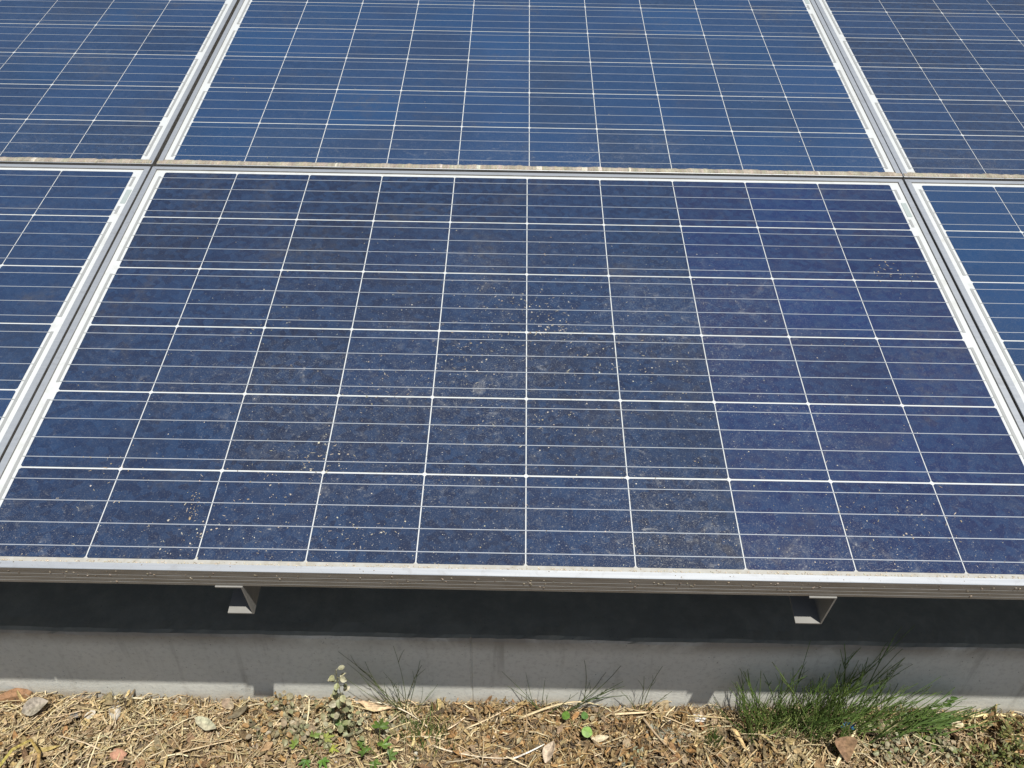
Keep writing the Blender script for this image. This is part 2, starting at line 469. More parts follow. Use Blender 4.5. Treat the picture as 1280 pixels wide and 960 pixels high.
# ------------------------------------------------------------------ rails and posts under the panels
def make_rail():
    root = MB(); t = .0026; w = .040; h = .082
    # C-channel opening to the left, running up the slope; front end at y = 0
    prof = [(-w, 0), (0, 0), (0, -h), (-w, -h), (-w, -h+t), (-t, -h+t), (-t, -t), (-w, -t)]
    L = 2.0
    for y in (0, L):
        for a, z in prof: root.v.append((a, y, z))
    n = 8
    for k in range(n): root.face((k, n+k, n+(k+1) % n, (k+1) % n))
    root.face((0, 1, 6, 7)); root.face((1, 2, 5, 6)); root.face((2, 3, 4, 5))
    root.face((15, 14, 9, 8)); root.face((14, 13, 10, 9)); root.face((13, 12, 11, 10))
    return root.build('mounting_rail', M_STEEL)
rail = make_rail()
def place(o, x): o.location = up_slope(x, YF - .0032, -.0394); o.rotation_euler = (TILT, 0, 0)
G_R = 'steel rails carrying the panels'
for i, (x, lab) in enumerate(((-.4106, 'left of the two C-shaped steel rail ends sticking out under the front panel edge'),
                              (.4528, 'right of the two C-shaped steel rail ends, above the dense green grass clump'))):
    o = rail if i == 0 else rail.copy()
    if i: col.objects.link(o)
    place(o, x); tag(o, lab, 'rail', G_R)
def make_post():
    root = empty('support_post', (0, 0, 0))
    b = MB(); b.box(-.062, .062, -.05, .07, 0, .010); b.build('base_plate', M_DARKSTEEL, root)
    q = MB(); q.box(-.022, .022, .002, .006, .010, .314); q.box(-.022, -.018, .006, .05, .010, .314); q.box(.018, .022, .006, .05, .010, .314)
    q.build('post', M_DARKSTEEL, root)
    for sx in (-1, 1):
        a = MB()
        a.tube([(sx*.045, -.03, .010), (sx*.045, -.03, .019)], .009, .009, 6); a.tube([(sx*.045, -.03, .019), (sx*.045, -.03, .034)], .005, .005, 6)
        a.build('anchor_bolt', M_DARKSTEEL, root)
    return root
post = make_post()
for i, (x, lab) in enumerate(((-.385, 'dark steel post foot in deep shade behind the left rail end'), (.388, 'dark steel post foot in deep shade beside the right rail end'))):
    o = post
    if i:
        o = post.copy(); col.objects.link(o)
        for ch in children(post):
            d = ch.copy(); col.objects.link(d); d.parent = o
    o.location = (x, .335, ZT + .001)
    tag(o, lab, 'post', 'steel posts under the panels')

# ------------------------------------------------------------------ dirt on the panels
SLOPE = Matrix.Rotation(TILT, 3, 'X')
PALE = [(.40, .36, .29), (.46, .42, .34), (.34, .31, .25), (.48, .45, .39), (.32, .26, .18)]
def jit(c, k=.2):
    f = 1 + ru(-k, k); return tuple(min(1, max(0, v * f * (1 + ru(-.05, .05)))) for v in c)
fl = MB()
def fleck(x, y, r, c=None, sq=None):
    if abs(x) > .80 or y < -.476 or .474 < y < .526: return
    fl.lump(up_slope(x, y, .0004), r, jit(c or random.choice(PALE)), sq or (1, ru(.5, 1), .35), SLOPE)
clusters = [(.046, .014, .05, 30), (.002, .085, .04, 12), (-.123, -.08, .05, 12), (-.076, -.03, .06, 10), (-.324, -.298, .035, 16), (-.263, -.131, .06, 10),
            (-.653, -.332, .05, 8), (-.50, -.44, .07, 14), (-.243, -.434, .06, 10), (-.453, .001, .05, 5), (.72, .187, .03, 8), (.54, -.401, .06, 8), (.61, -.371, .05, 6),
            (-.073, .108, .05, 6), (.227, -.072, .07, 8), (.487, -.374, .05, 5), (.03, -.22, .06, 10), (.14, -.05, .06, 10), (-.38, -.36, .08, 12)]
for cx, cy, s, n_ in clusters:
    for _ in range(int(n_*2.2)):      # thin scuffs of tan mud, dragged by rain
        fleck(random.gauss(cx, s*.8), random.gauss(cy, s*.6), ru(.0005, .0013), random.choice([(.34, .30, .23), (.28, .24, .18), (.40, .36, .29)]), (ru(1.5, 3.5), ru(.4, .7), .2))
    for _ in range(n_): fleck(random.gauss(cx, s*.6), random.gauss(cy, s*.5), ru(.0009, .0022))
for k in range(40): fleck(-.503 + .006*math.sin(k) + k*.0002, -.360 - k*.0012, ru(.0005, .0013), (.33, .28, .20))
fleck(-.5005, -.407, .0030, (.46, .34, .20))
for _ in range(260): fleck(random.gauss(0, .36), ru(-.47, .30), ru(.0006, .0015))
for _ in range(900): fleck(random.gauss(.02, .30), random.gauss(-.12, .17), ru(.0004, .0009))
for _ in range(300): fleck(ru(-.78, .78), -.475 + abs(random.gauss(0, .05)), ru(.0004, .0010))
for _ in range(60): fleck(ru(-.8, .8), ru(.53, .9), ru(.0006, .0012))
fl.v = [v for v in fl.v]
tag(fl.build('mud_flecks', M_DIRT), 'pale dried mud flecks and crumbs scattered on the glass of the front panel', 'mud', kind='stuff')
# dirt washed down against the lower lip of the back row
dr = MB()
for (x0, x1) in ((-2.46, -.829), (-.816, .825), (.830, 2.46)):
    n_ = int((x1 - x0) / .004)
    for i in range(n_):
        xa, xb = x0 + (x1-x0)*i/n_, x0 + (x1-x0)*(i+1)/n_
        def prof_at(x):
            a = noise.noise((x*23, 0, 2)); b = noise.noise((x*90, 3, 1)); c = noise.noise((x*6, 5, 5))
            y0 = .5085 + .0012*b; wd = .0066 + .0030*a + .0016*b + .003*c
            hh = .0014 + .0016*abs(a) + .0012*abs(b)
            return [(y0 - .0005, .0024), (y0 + .001, .0027 + hh*.8), (y0 + .005, .0027 + hh*(.7 + .5*b)), (y0 + .0105, .0024 + hh*.4), (y0 + .0118 + wd*.6, .0003 + hh*.35), (y0 + .013 + wd, -.0005)]
        A, B = prof_at(xa), prof_at(xb)
        vs = [up_slope(xa, y, z) for y, z in A] + [up_slope(xb, y, z) for y, z in B]
        k = noise.noise((xa*40, 8, 8)); base = (.34+.12*k, .305+.11*k, .24+.09*k)
        if noise.noise((xa*60, 3, 3)) > .42: base = (.56, .52, .44)
        dr.add(vs, [(j, 6+j, 7+j, j+1) for j in range(5)], 0, jit(base, .12))
tag(dr.build('silt_ridge', M_DIRT), 'brown silt caked along the lower lip of the back row of panels', 'silt', kind='stuff')
# crumbs stuck on the outer face and lip of the front frame
fc = MB(); FACE = Matrix.Rotation(TILT + math.pi/2, 3, 'X')
for _ in range(230):
    x = ru(-.81, .81)
    if noise.noise((x*5, 1, 1)) < -.15 and rnd() < .7: continue
    fc.lump(up_slope(x, YF - .0006, -.003 - abs(random.gauss(0, .011))), ru(.0006, .0020), jit(random.choice([(.20, .16, .12), (.33, .27, .2), (.42, .36, .28)])), (1, 1, .7), FACE)
for _ in range(26):
    fc.lump(up_slope(ru(-.8, .8), YF + ru(.001, .009), .0028), ru(.0004, .0011), jit((.2, .16, .12)), (1, .7, .5), SLOPE)
for _ in range(500):
    x = ru(-.80, .80); fc.lump(up_slope(x, YF + .0105 + abs(random.gauss(0, .0022)), .0001), ru(.0005, .0014), jit((.50, .44, .35)), (1.6, .8, .5), SLOPE)
tag(fc.build('dirt_crumbs', M_DIRT), 'dark dirt crumbs stuck on the front edge frame of the nearest panel', 'dirt', kind='stuff')

# ------------------------------------------------------------------ litter on the ground
def zone(x):      # 0 = greyish straw, 1 = orange-brown crumbs
    return max(0, min(1, .5 + .9*noise.noise((x*2.1 + 3.3, .2, 0)) + (.35 if -.2 < x < .5 else -.25)))
TAN = [(.44, .36, .22), (.52, .43, .26), (.38, .33, .23), (.36, .33, .25), (.27, .22, .15), (.58, .50, .34)]
ORG = [(.40, .28, .15), (.35, .235, .125), (.46, .35, .21), (.22, .15, .085), (.42, .33, .21), (.31, .24, .16)]
def warm(c): return (c[0]*.95, c[1]*.87, c[2]*.71)
def litter_col(x): return warm(jit(random.choice(ORG if rnd() < zone(x) else TAN), .3))
def gy():         # denser towards the wall
    return YW - abs(random.gauss(0, .08)) if rnd() < .4 else ru(-.10, YW)
lf = MB()
for i in range(15000):
    x = ru(-1.25, 1.25); y = min(gy(), YW - .003)
    if y < -.45: continue
    z = gh(x, y) + ru(0, .024) * max(.15, .65 + 1.0*noise.noise((x*9, y*9, 2)))
    a = ru(0, 6.28); d = Vector((math.cos(a), math.sin(a)*.9, ru(-.55, .65)))
    up = Vector((ru(-.6, .6), ru(-.6, .6), 1)).normalized()
    s_ = ru(.006, .018) * (1.5 if rnd() < .12 else 1)
    if y > YW - s_: y = YW - s_
    c = litter_col(x)
    if rnd() < .14: c = jit((.11, .08, .05), .3)
    w = s_*(ru(.14, .45) if rnd() < .7 else ru(.4, .8))
    lf.leaf((x, y, z), d, up, s_, w, c, [(0, ru(.3, .8)), (.35, ru(.7, 1.1)), (.7, ru(.5, 1)), (1, ru(.1, .5))], ru(-.6, 1.1), ru(-1.0, 1.1), ru(-1.6, 1.6))
for i in range(800):   # larger curled leaves and crisp flakes standing on edge
    x = ru(-1.2, 1.2); y = ru(-.1, YW - .02)
    a = ru(0, 6.28); s_ = ru(.014, .030)
    c = jit(random.choice([(.36, .30, .23), (.42, .36, .28), (.27, .19, .13), (.46, .40, .31), (.36, .22, .12)]), .2)
    lf.leaf((x, y, gh(x, y) + ru(.004, .014)), (math.cos(a), math.sin(a), ru(-.2, .5)), (ru(-.8, .8), ru(-.8, .5), 1), s_, s_*ru(.35, .75), warm(c), [(0, ru(.1, .5)), (.2, ru(.5, .9)), (.45, ru(.8, 1.1)), (.7, ru(.6, 1)), (1, ru(.03, .4))], ru(-.3, .9), ru(-.8, .8), ru(-.9, .9))
tag(lf.build('leaf_litter', M_LITTER), 'crumbled dry brown and grey leaf litter covering the ground', 'leaf litter', kind='stuff')
sw = MB()
STRAW = [(.56, .45, .26), (.46, .36, .20), (.62, .53, .34), (.36, .28, .17), (.28, .205, .115)]
for i in range(5200):
    x = ru(-1.25, 1.25); y = min(gy(), YW - .004)
    if y < -.45 or (zone(x) > .5 and rnd() < .62): continue
    a = random.gauss(.5, .9) if rnd() < .6 else ru(0, 3.14)
    L = ru(.010, .040) if rnd() < .72 else ru(.04, .10)
    z = gh(x, y) + ru(.002, .026); b = ru(-.4, .4); pts = []
    for k in range(4):
        t = k/3 - .5; aa = a + b*t
        px, py = x + math.cos(aa)*L*t, min(YW - .002, y + math.sin(aa)*L*t)
        pts.append((px, py, z + ru(-.0025, .0025) + L*t*ru(-.1, .12)))
    r_ = ru(.0005, .0015)
    sw.tube(pts, r_, r_*.8, 4, jit(random.choice(STRAW), .2), None, ru(.3, .8))
for i in range(7000):      # fine brown fibres matted between the larger pieces
    x = ru(-1.2, 1.2); y = min(gy(), YW - .004)
    a = ru(0, 3.14); L = ru(.007, .028); z = gh(x, y) + ru(.002, .024); b = ru(-1.1, 1.1); pts = []
    for k in range(4):
        t = k/3 - .5; aa = a + b*t
        pts.append((x + math.cos(aa)*L*t, min(YW - .002, y + math.sin(aa)*L*t), z + ru(-.003, .003) + L*t*ru(-.25, .25)))
    r_ = ru(.0003, .0006)
    sw.tube(pts, r_, r_*.7, 3, warm(jit(random.choice([(.50, .38, .22), (.38, .27, .15), (.58, .48, .32), (.26, .18, .10), (.45, .36, .25)]), .25)))
tag(sw.build('straw_litter', M_STRAW), 'short broken bits of pale straw strewn over the leaf litter', 'straw', kind='stuff')
pb = MB()
for i in range(550):
    x = ru(-1.25, 1.25); y = ru(-.12, YW - .004)
    if zone(x) > .6 and rnd() < .5: continue
    r_ = ru(.0015, .0045) if rnd() < .97 else ru(.004, .008)
    pb.lump((x, y, gh(x, y) + ru(0, .008)), r_, jit(random.choice([(.44, .41, .36), (.36, .31, .25), (.50, .46, .40), (.28, .22, .16)])))
tag(pb.build('soil_crumbs', M_STONE), 'small pebbles and clods of dry soil among the straw', 'soil crumbs', kind='stuff')

# ------------------------------------------------------------------ single stalks, leaves and stones
def path(pts, zs, n=10):
    out = []
    P = [Vector((x, y, gh(x, y) + z)) for (x, y), z in zip(pts, zs)]
    if len(P) == 2: P = [P[0], (P[0]+P[1])/2 + Vector((0, 0, .002)), P[1]]
    if len(P) == 3: P = [P[0], (P[0]*.3+P[1]*.7), (P[1]*.7+P[2]*.3), P[2]]
    for i in range(n+1):      # Bezier-like smooth curve
        t = i/n; out.append(P[0]*(1-t)**3 + P[1]*3*t*(1-t)**2 + P[2]*3*t*t*(1-t) + P[3]*t**3)
    return out
G_S = 'long dry stalks lying on the litter'
def stalk(pts, zs, r, c, lab, flat=.6, name='dry_stalk', r1=None):
    s = MB(); s.tube(path(pts, zs), r, r1 or r*.6, 6, c, jit(c, .1), flat)
    return tag(s.build(name, M_STRAW, smooth=True), lab, 'dry stalk', G_S)
PALES = (.72, .62, .42)
stalk([(-.956, .058), (-.921, .116), (-.893, .160)], (.022, .026, .024), .0012, (.60, .45, .24), 'thin yellowish straw slanting up from the withered leaves at the lower left corner')
stalk([(-.815, .155), (-.741, .156)], (.022, .024), .0024, (.80, .72, .52), 'short thick cream straw lying flat against the plinth right of a curled brown leaf', .45)
stalk([(-.722, .026), (-.687, .096), (-.631, .127)], (.018, .024, .020), .0015, PALES, 'long pale straw bowed like an arc, ending beside the smooth oval grey leaf')
stalk([(-.695, .028), (-.622, .059), (-.521, .082)], (.018, .020, .018), .0019, (.58, .46, .29), 'tan stalk lying below the smooth oval grey leaf, crossing the litter at a slant')
stalk([(-.852, .063), (-.746, .065)], (.018, .018), .0010, (.70, .58, .36), 'thin straight level straw just above the broken reddish shard')
stalk([(-.321, .150), (-.271, .158), (-.22, .147), (-.177, .11)], (.030, .036, .026, .016), .0018, (.74, .66, .50), 'pale stalk arching over the foot of the wiry sprig beside the grey-leaved weed')
stalk([(-.166, .073), (-.134, .057), (-.05, .046), (-.012, .052)], (.017, .015, .015, .018), .0019, (.68, .58, .42), 'long sagging pale stalk lying in front of the orange-brown leaf crumbs')
stalk([(-.012, .049), (.021, .059), (.049, .077)], (.018, .020, .020), .0021, (.80, .74, .64), 'short whitish stalk near the bottom edge, left of a pale crumpled leaf')
stalk([(.000, .130), (.060, .146), (.100, .150), (.145, .146)], (.018, .036, .060, .052), .0030, (.62, .50, .30), 'flat tan blade arching up before the plinth and casting a curved shadow on it', .35, r1=.0012)
stalk([(.184, .141), (.250, .141)], (.022, .022), .0030, (.66, .54, .33), 'wide flat tan straw lying level, right of the three-leaved seedling', .3)
stalk([(.321, .137), (.444, .136)], (.020, .021), .0013, (.66, .54, .28), 'thin straight yellow straw lying level below the white stone chip')
stalk([(.242, .13), (.265, .093), (.295, .058)], (.024, .022, .020), .0026, (.40, .30, .19), 'brown stick slanting down to the right below the small single sprig', .8)
stalk([(.597, .048), (.656, .117)], (.020, .040), .0036, (.72, .60, .36), 'wide cream straw blade leaning beside the triangular brown leaf', .35)
stalk([(-.102, .105), (-.06, .123), (-.014, .150)], (.018, .020, .024), .0020, (.64, .51, .31), 'straight tan stalk rising right over orange crumbs towards the plinth')
stalk([(.890, .152), (.985, .156)], (.020, .022), .0046, (.85, .72, .38), 'broad bright yellow straw lying along the foot of the plinth at the right', .4)

def single_leaf(name, lab, p, d, up, L, W, c, outline=None, fold=.25, curl=0, twist=0, mat=M_LEAF):
    s = MB(); ol = outline or [(0, .10), (.12, .5), (.3, .88), (.5, 1), (.7, .85), (.88, .45), (1, .04)]
    s.leaf(p, d, up, L, W, c, ol, fold, curl, twist, jit(c, .12))
    s.v = [tuple(Vector(v) + L*.09*Vector((noise.noise((v[0]*90, v[1]*90, 1)), noise.noise((v[0]*90, v[1]*90, 5)), noise.noise((v[0]*110, v[1]*110, 9))))) for v in s.v]
    o = s.build(name, mat)
    sb = o.modifiers.new('soft', 'SUBSURF'); sb.levels = 1; sb.render_levels = 1
    md = o.modifiers.new('thick', 'SOLIDIFY'); md.thickness = .0006
    return tag(o, lab, 'leaf', None)
single_leaf('dry_leaf', 'curled glossy brown leaf lying against the plinth at the far left', (-1.03, .140, .022), (1, .12, .12), (-.1, -.9, .6), .066, .034, (.25, .14, .07), [(0, .08), (.15, .55), (.4, .95), (.65, .9), (.85, .5), (1, .02)], -.75, -.25, .3)
single_leaf('dry_leaf', 'smooth oval grey-green leaf lying flat on the straw left of the weeds', (-.628, .112, .022), (1, -.45, .05), (.1, -.35, 1), .056, .024, (.44, .41, .29), None, .2, .1)
single_leaf('dry_leaf', 'long pointed tan leaf lying by the plinth left of the wiry sprig', (-.325, .150, .026), (1, -.12, -.05), (0, -.5, 1), .080, .014, (.62, .46, .28), None, .2, .0)
single_leaf('dry_leaf', 'triangular brown dead leaf standing beside the wide cream straw blade', (.618, .048, .014), (-.05, .60, .50), (0, -1, .6), .050, .044, (.25, .155, .085), [(0, .06), (.3, .4), (.6, .75), (.85, 1), (1, .9)], .25, .1)
single_leaf('dry_leaf', 'grey curled leaf with a dark shadow under it, beside the curled glossy brown leaf', (-.965, .118, .022), (1, .35, .18), (-.2, -.5, 1), .055, .034, (.36, .32, .25), None, .6, .25)
single_leaf('dry_leaf', 'cream folded leaf leaning on the plinth below the left rail shadow', (-.578, .140, .012), (.45, .25, .75), (-.2, -1, .3), .034, .028, (.58, .47, .32), None, .3, .2)
single_leaf('dry_leaf', 'dark twisted leaf lying right of the cream folded leaf', (-.568, .118, .016), (1, .55, .25), (-.4, -.5, .6), .048, .018, (.17, .14, .09), None, -.6, .2, .8)
single_leaf('dry_leaf', 'pale crumpled pinkish leaf at the bottom edge in the middle', (.05, .040, .016), (.45, .85, .10), (-.3, -.4, 1), .040, .026, (.54, .43, .32), None, .6, .3, .6)
single_leaf('dry_leaf', 'oval cream husk lying below the three-leaved seedling', (.138, .086, .018), (1, .18, .05), (0, -.3, 1), .034, .015, (.62, .53, .36), None, -.5, -.1)
single_leaf('dry_leaf', 'curved yellow leaf blade lying left of the large green clump', (.408, .118, .022), (.55, -.8, -.05), (.4, -.2, 1), .052, .011, (.62, .46, .22), None, .5, -.2)
single_leaf('dry_leaf', 'cream pointed leaf lying below the leafy shoot at the right', (.868, .128, .022), (-1, .1, .05), (0, -.5, 1), .030, .016, (.72, .60, .40), None, .2, .1)
# withered yellow leaves in the lower left corner
w_ = MB()
for k in range(12):
    a = ru(.2, 2.9); L = ru(.03, .065)
    w_.leaf((-.945 + ru(-.045, .04), .014 + ru(-.03, .025), .010 + ru(0, .014)), (math.cos(a), math.sin(a)*.55, ru(.15, .5)), (ru(-.5, .5), -.4, 1), L, ru(.007, .013), jit(random.choice([(.56, .42, .19), (.46, .34, .16), (.44, .36, .14), (.50, .42, .24), (.36, .27, .15)]), .15), None, .5, ru(-.6, -.15), ru(-.9, .9))
w_.tube([(-.965, -.01, .018), (-.935, .030, .045), (-.905, .046, .052), (-.888, .030, .036), (-.886, .0, .014)], .0035, .0028, 6, (.42, .36, .10), (.40, .26, .10), .6)
tag(w_.build('withered_plant', M_LITTER), 'withered yellow plant with curled strap leaves at the lower left corner', 'plant')

def stone(lab, name, p, r, c, sq=(1, .7, .45), mat=M_STONE):
    s = MB(); s.lump(p, r, c, sq); o = s.build(name, mat)
    md = o.modifiers.new('bev', 'BEVEL'); md.width = r*.15; md.segments = 2
    return tag(o, lab, name.replace('_', ' '))
stone('white stone chip lying against the plinth under the right rail shadow', 'stone_chip', (.350, .138, .013), .017, (.66, .64, .60), (1.4, .6, .3))
stone('dark grey flat stone half buried near the short thick cream straw', 'stone', (-.868, .118, .012), .013, (.16, .155, .15), (1.2, .7, .4))
stone('pale flat stone right of the dark grey flat stone', 'stone', (-.838, .122, .012), .015, (.50, .46, .39), (1.1, .7, .4))
stone('large pale grey stone under the short thick cream straw by the plinth', 'stone', (-.795, .133, .008), .021, (.46, .43, .38), (1.3, .7, .45))
stone('square grey stone among the weeds left of the lobed green leaves', 'stone', (-.468, .086, .010), .014, (.44, .41, .35), (1, .8, .5))
stone('broken reddish shard near the bottom left', 'clay_shard', (-.752, .042, .012), .017, (.44, .24, .16), (1.0, .9, .25))
s = MB()
for k in range(7): s.leaf((.630 + ru(-.012, .014), .120 + ru(-.006, .006), .024 + ru(0, .006)), (ru(-1, 1), ru(-.4, .4), ru(-.1, .3)), (ru(-.4, .4), -.6, 1), ru(.009, .02), ru(.004, .008), jit((.03, .17, .40), .2), None, .4, ru(-.3, .3), ru(-1, 1))
tag(s.build('plastic_scrap', M_PLASTIC), 'shiny blue plastic scrap lying under the large green clump', 'plastic scrap')

# ------------------------------------------------------------------ plants
GREENS = [(.16, .255, .060), (.20, .295, .075), (.13, .215, .055), (.24, .32, .10)]
def wiry(mb, base, d, L, r=.0007, br=4, c=None, droop=.0, lvl=0, spread=.5):
    """one thin jointed stem with side branches, like horsetail or broom"""
    c = c or random.choice(GREENS); d = Vector(d).normalized(); p = Vector(base); pts = [p.copy()]; n_ = 6
    ax = Vector((ru(-1.5, 1.7), ru(-.6, .6), ru(-.4, .2)))
    for k in range(n_):
        d = (d + ax*.055 + Vector((0, 0, .06 - droop))).normalized(); p = p + d*(L/n_)
        p.y = min(p.y, YW - .004); pts.append(p.copy())
    mb.tube(pts, r, r*.45, 4 if lvl == 0 else 3, jit(c, .2), jit(tuple(v*.85 for v in c), .2))
    if lvl < 2:
        for k in range(br):
            t = ru(.15, .8); i = int(t*n_); q = pts[i].lerp(pts[i+1], t*n_ - i)
            e = (pts[i+1]-pts[i]).normalized()
            sd_ = Vector((ru(-1, 1), ru(-.8, .45), ru(-.1, .5))).normalized()
            wiry(mb, q, e + sd_*spread, L*(1-t)*ru(.45, .95), r*.75, max(0, br-2), c, droop, lvl+1, spread)
def plant(name, lab, mb, mat=M_GREEN, cat='plant', group=None):
    return tag(mb.build(name, mat), lab, cat, group)

# large clump at the right
cl = MB()
for k in range(105):
    x = random.gauss(.595, .085); x = max(.45, min(.77, x)); y = .145 - abs(random.gauss(0, .028))
    lean = (x - .60)*3.2 + random.gauss(.14, .26); L = ru(.10, .26) * (1 - .35*abs(x - .6)/.18)
    if rnd() < .2: L *= 1.25
    wiry(cl, (x, y, gh(x, y)), (lean, random.gauss(.02, .18), 1.05), L, ru(.0010, .0015), random.choice((2, 3, 3)), random.choice(GREENS[:3]), 0, 0, .38)
for k in range(22):    # longer sprays leaning out to the right
    x = ru(.66, .77); y = .13 - ru(0, .03)
    wiry(cl, (x, y, gh(x, y)), (ru(.7, 1.9), ru(-.15, .15), 1), ru(.12, .21), .0012, 2, random.choice(GREENS[:3]), .03, 0, .35)
for k in range(10):
    x = ru(.455, .50); y = .135 - ru(0, .03)
    wiry(cl, (x, y, gh(x, y)), (ru(-.7, .1), ru(-.1, .1), 1), ru(.14, .22), .0012, 2, random.choice(GREENS[:3]), 0, 0, .35)
for k in range(430):   # short bright shoots that fill its base
    x = random.gauss(.58, .075); y = .140 - abs(random.gauss(0, .026)); L = ru(.025, .075)
    if x < .43 or x > .77 or y < .095: continue
    wiry(cl, (x, y, gh(x, y) + ru(0, .035)), (random.gauss(0, .5), random.gauss(-.1, .4), 1), L, .0010, 2, random.choice([(.26, .36, .10), (.19, .29, .08), (.38, .42, .15), (.16, .26, .065), (.46, .41, .22)]), 0, 1)
plant('wiry_clump', 'large dense dark green wiry clump growing against the plinth at the right', cl)

def sprig(lab, x, y, n_, L, c, leans, br=3, sp=.5):
    s = MB()
    for k in range(n_):
        l = leans[k % len(leans)]
        wiry(s, (x + ru(-.008, .008), y + ru(-.006, .004), gh(x, y)), (l[0] + ru(-.1, .1), ru(-.1, .06), 1), L*l[1]*ru(.85, 1.1), .0009, br, c, 0, 0, sp)
    plant('wiry_sprig', lab, s, group='wiry sprigs along the plinth')
sprig('wiry green sprig fanning out right of the grey-leaved weed, left of the plinth joint', -.222, .150, 11, .175, (.13, .17, .055), [(-1.0, 1.1), (-.55, 1.15), (-.2, .8), (.05, 1.2), (.3, 1.1), (.7, .8), (-.75, .7)], 2, .35)
sprig('sparse wiry sprig with two long arms in the middle of the plinth', .048, .148, 6, .15, (.11, .15, .05), [(-.5, 1.15), (-.1, .7), (-.75, .6), (.2, .6), (.9, .7)], 1, .4)
s = MB()
for k in range(3): wiry(s, (.075 + k*.003, .145, gh(.075, .145)), (1.15 - k*.12, .05, .95), .20 - k*.03, .0012, 3, (.09, .125, .045), .02)
plant('wiry_sprig', 'dark thin stem leaning far to the right over the arching tan blade', s, group='wiry sprigs along the plinth')
sprig('small upright wiry sprig standing alone at the plinth, left of the white stone chip', .240, .152, 4, .15, (.12, .16, .055), [(-.08, 1.2), (.1, .9), (-.3, .6), (.35, .65)], 2, .4)
# tufts
s = MB()
for k in range(170):
    x = random.gauss(-.180, .024); y = random.gauss(.095, .017)
    s.leaf((x, y, gh(x, y) + .006), ((x+.18)*9 + random.gauss(0, .35), random.gauss(-.1, .4), 1), (0, -1, .3), ru(.02, .052), .0016, jit(random.choice([(.14, .19, .05), (.10, .15, .04), (.20, .24, .08)]), .2), [(0, .8), (.5, 1), (1, .1)], .2, ru(-.2, .2))
plant('grass_tuft', 'short bright green grass tuft below the fanning wiry sprig', s)
s = MB()
for k in range(150):
    x = random.gauss(.376, .009); y = random.gauss(.098, .009)
    s.leaf((x, y, gh(x, y) + .004), (random.gauss(0, .5), random.gauss(-.1, .5), 1), (0, -1, .3), ru(.012, .030), .0012, jit((.085, .13, .03), .3), [(0, .8), (.5, 1), (1, .1)], .2, 0)
plant('moss_tuft', 'tiny dark green moss tuft alone on brown litter left of the large clump', s)

ROUND = [(0, .25), (.15, .75), (.4, 1), (.65, .98), (.85, .65), (1, .12)]
def leafy(s, x, y, h, n_, size, cs, lean=(0, 0), rad=.02, ol=ROUND, stemc=(.25, .24, .14), low=.15):
    z0 = gh(x, y)
    top = Vector((x + lean[0]*h, y + lean[1]*h, z0 + h)); bp = Vector((x, y, z0))
    mid = bp.lerp(top, .5) + Vector((ru(-.01, .01), 0, 0))
    s.tube([bp, mid, top], .0014, .0007, 5, stemc)
    for k in range(n_):
        t = low + (1-low)*(k + rnd())/n_; q = bp.lerp(mid, t*2) if t < .5 else mid.lerp(top, t*2-1)
        a = k*2.4 + ru(-.3, .3); pl = rad*(1.1 - .6*t)*ru(.6, 1.2)
        d = Vector((math.cos(a), math.sin(a), ru(.0, .5))); tip = q + d*pl
        tip.y = min(tip.y, YW - .006)
        s.tube([q, tip], .0006, .0005, 3, stemc)
        d2 = Vector((math.cos(a), math.sin(a)*.8 - .25, ru(-.6, .5)))
        L = size*(1.15 - .45*t)*ru(.75, 1.2)
        s.leaf(tip, d2, (ru(-.7, .7), ru(-.8, .3), 1), L, L*ru(.6, .95), jit(random.choice(cs), .22), ol, ru(.1, .6), ru(-.6, .2), ru(-.5, .5))
SILV = [(.34, .34, .19), (.42, .41, .26), (.28, .29, .15), (.38, .36, .24)]
s = MB()
leafy(s, -.342, .104, .215, 30, .0145, SILV, (.05, -.02), .012); leafy(s, -.330, .095, .10, 9, .014, SILV, (.2, -.1), .013)
leafy(s, -.350, .090, .06, 7, .014, SILV, (-.5, -.1), .02); leafy(s, -.322, .085, .05, 6, .015, SILV, (.3, -.2), .02)
plant('grey_leaved_weed', 'grey-green weed with small round leaves standing tallest above the litter at the left', s)
def patch(name, lab, x0, x1, y0, y1, n_, h, size, cs, nl=7, ol=ROUND):
    s = MB()
    for k in range(n_): leafy(s, ru(x0, x1), ru(y0, y1), ru(.4, 1)*h, nl, size, cs, (ru(-.5, .5), ru(-.4, .1)), .013, ol)
    return plant(name, lab, s)
DRYG = [(.36, .30, .19), (.30, .28, .17), (.40, .33, .22), (.26, .26, .14), (.42, .27, .12)]
patch('dry_weed', 'half dry brownish weed patch spreading left of the grey-green weed', -.50, -.365, .070, .150, 30, .055, .014, DRYG)
patch('dry_weed', 'low greyish dry weed mat between the lobed green leaves and the grass tuft', -.30, -.215, .10, .14, 11, .032, .011, [(.36, .33, .24), (.31, .28, .19), (.27, .28, .15)])
patch('dry_weed', 'crisp brown dead weed tuft by the plinth right of the three-leaved seedling', .155, .19, .135, .150, 5, .042, .012, [(.30, .22, .14), (.36, .28, .18)])
patch('dry_weed', 'low grey-leaved weed at the bottom edge below the brown stick', .205, .235, .05, .072, 3, .022, .013, [(.36, .38, .28), (.32, .35, .22)])
patch('dry_weed', 'low grey-leaved weed cluster right of the orange crumbs under the small sprig', .262, .315, .085, .115, 6, .024, .011, [(.33, .34, .26), (.30, .29, .22), (.38, .36, .28)])
patch('clover_weed', 'pale grey-green clover-like weed patch right of the triangular brown leaf', .67, .815, .070, .135, 44, .045, .011, [(.30, .30, .17), (.36, .34, .22), (.18, .22, .07), (.34, .29, .19), (.27, .27, .14), (.28, .20, .12)])
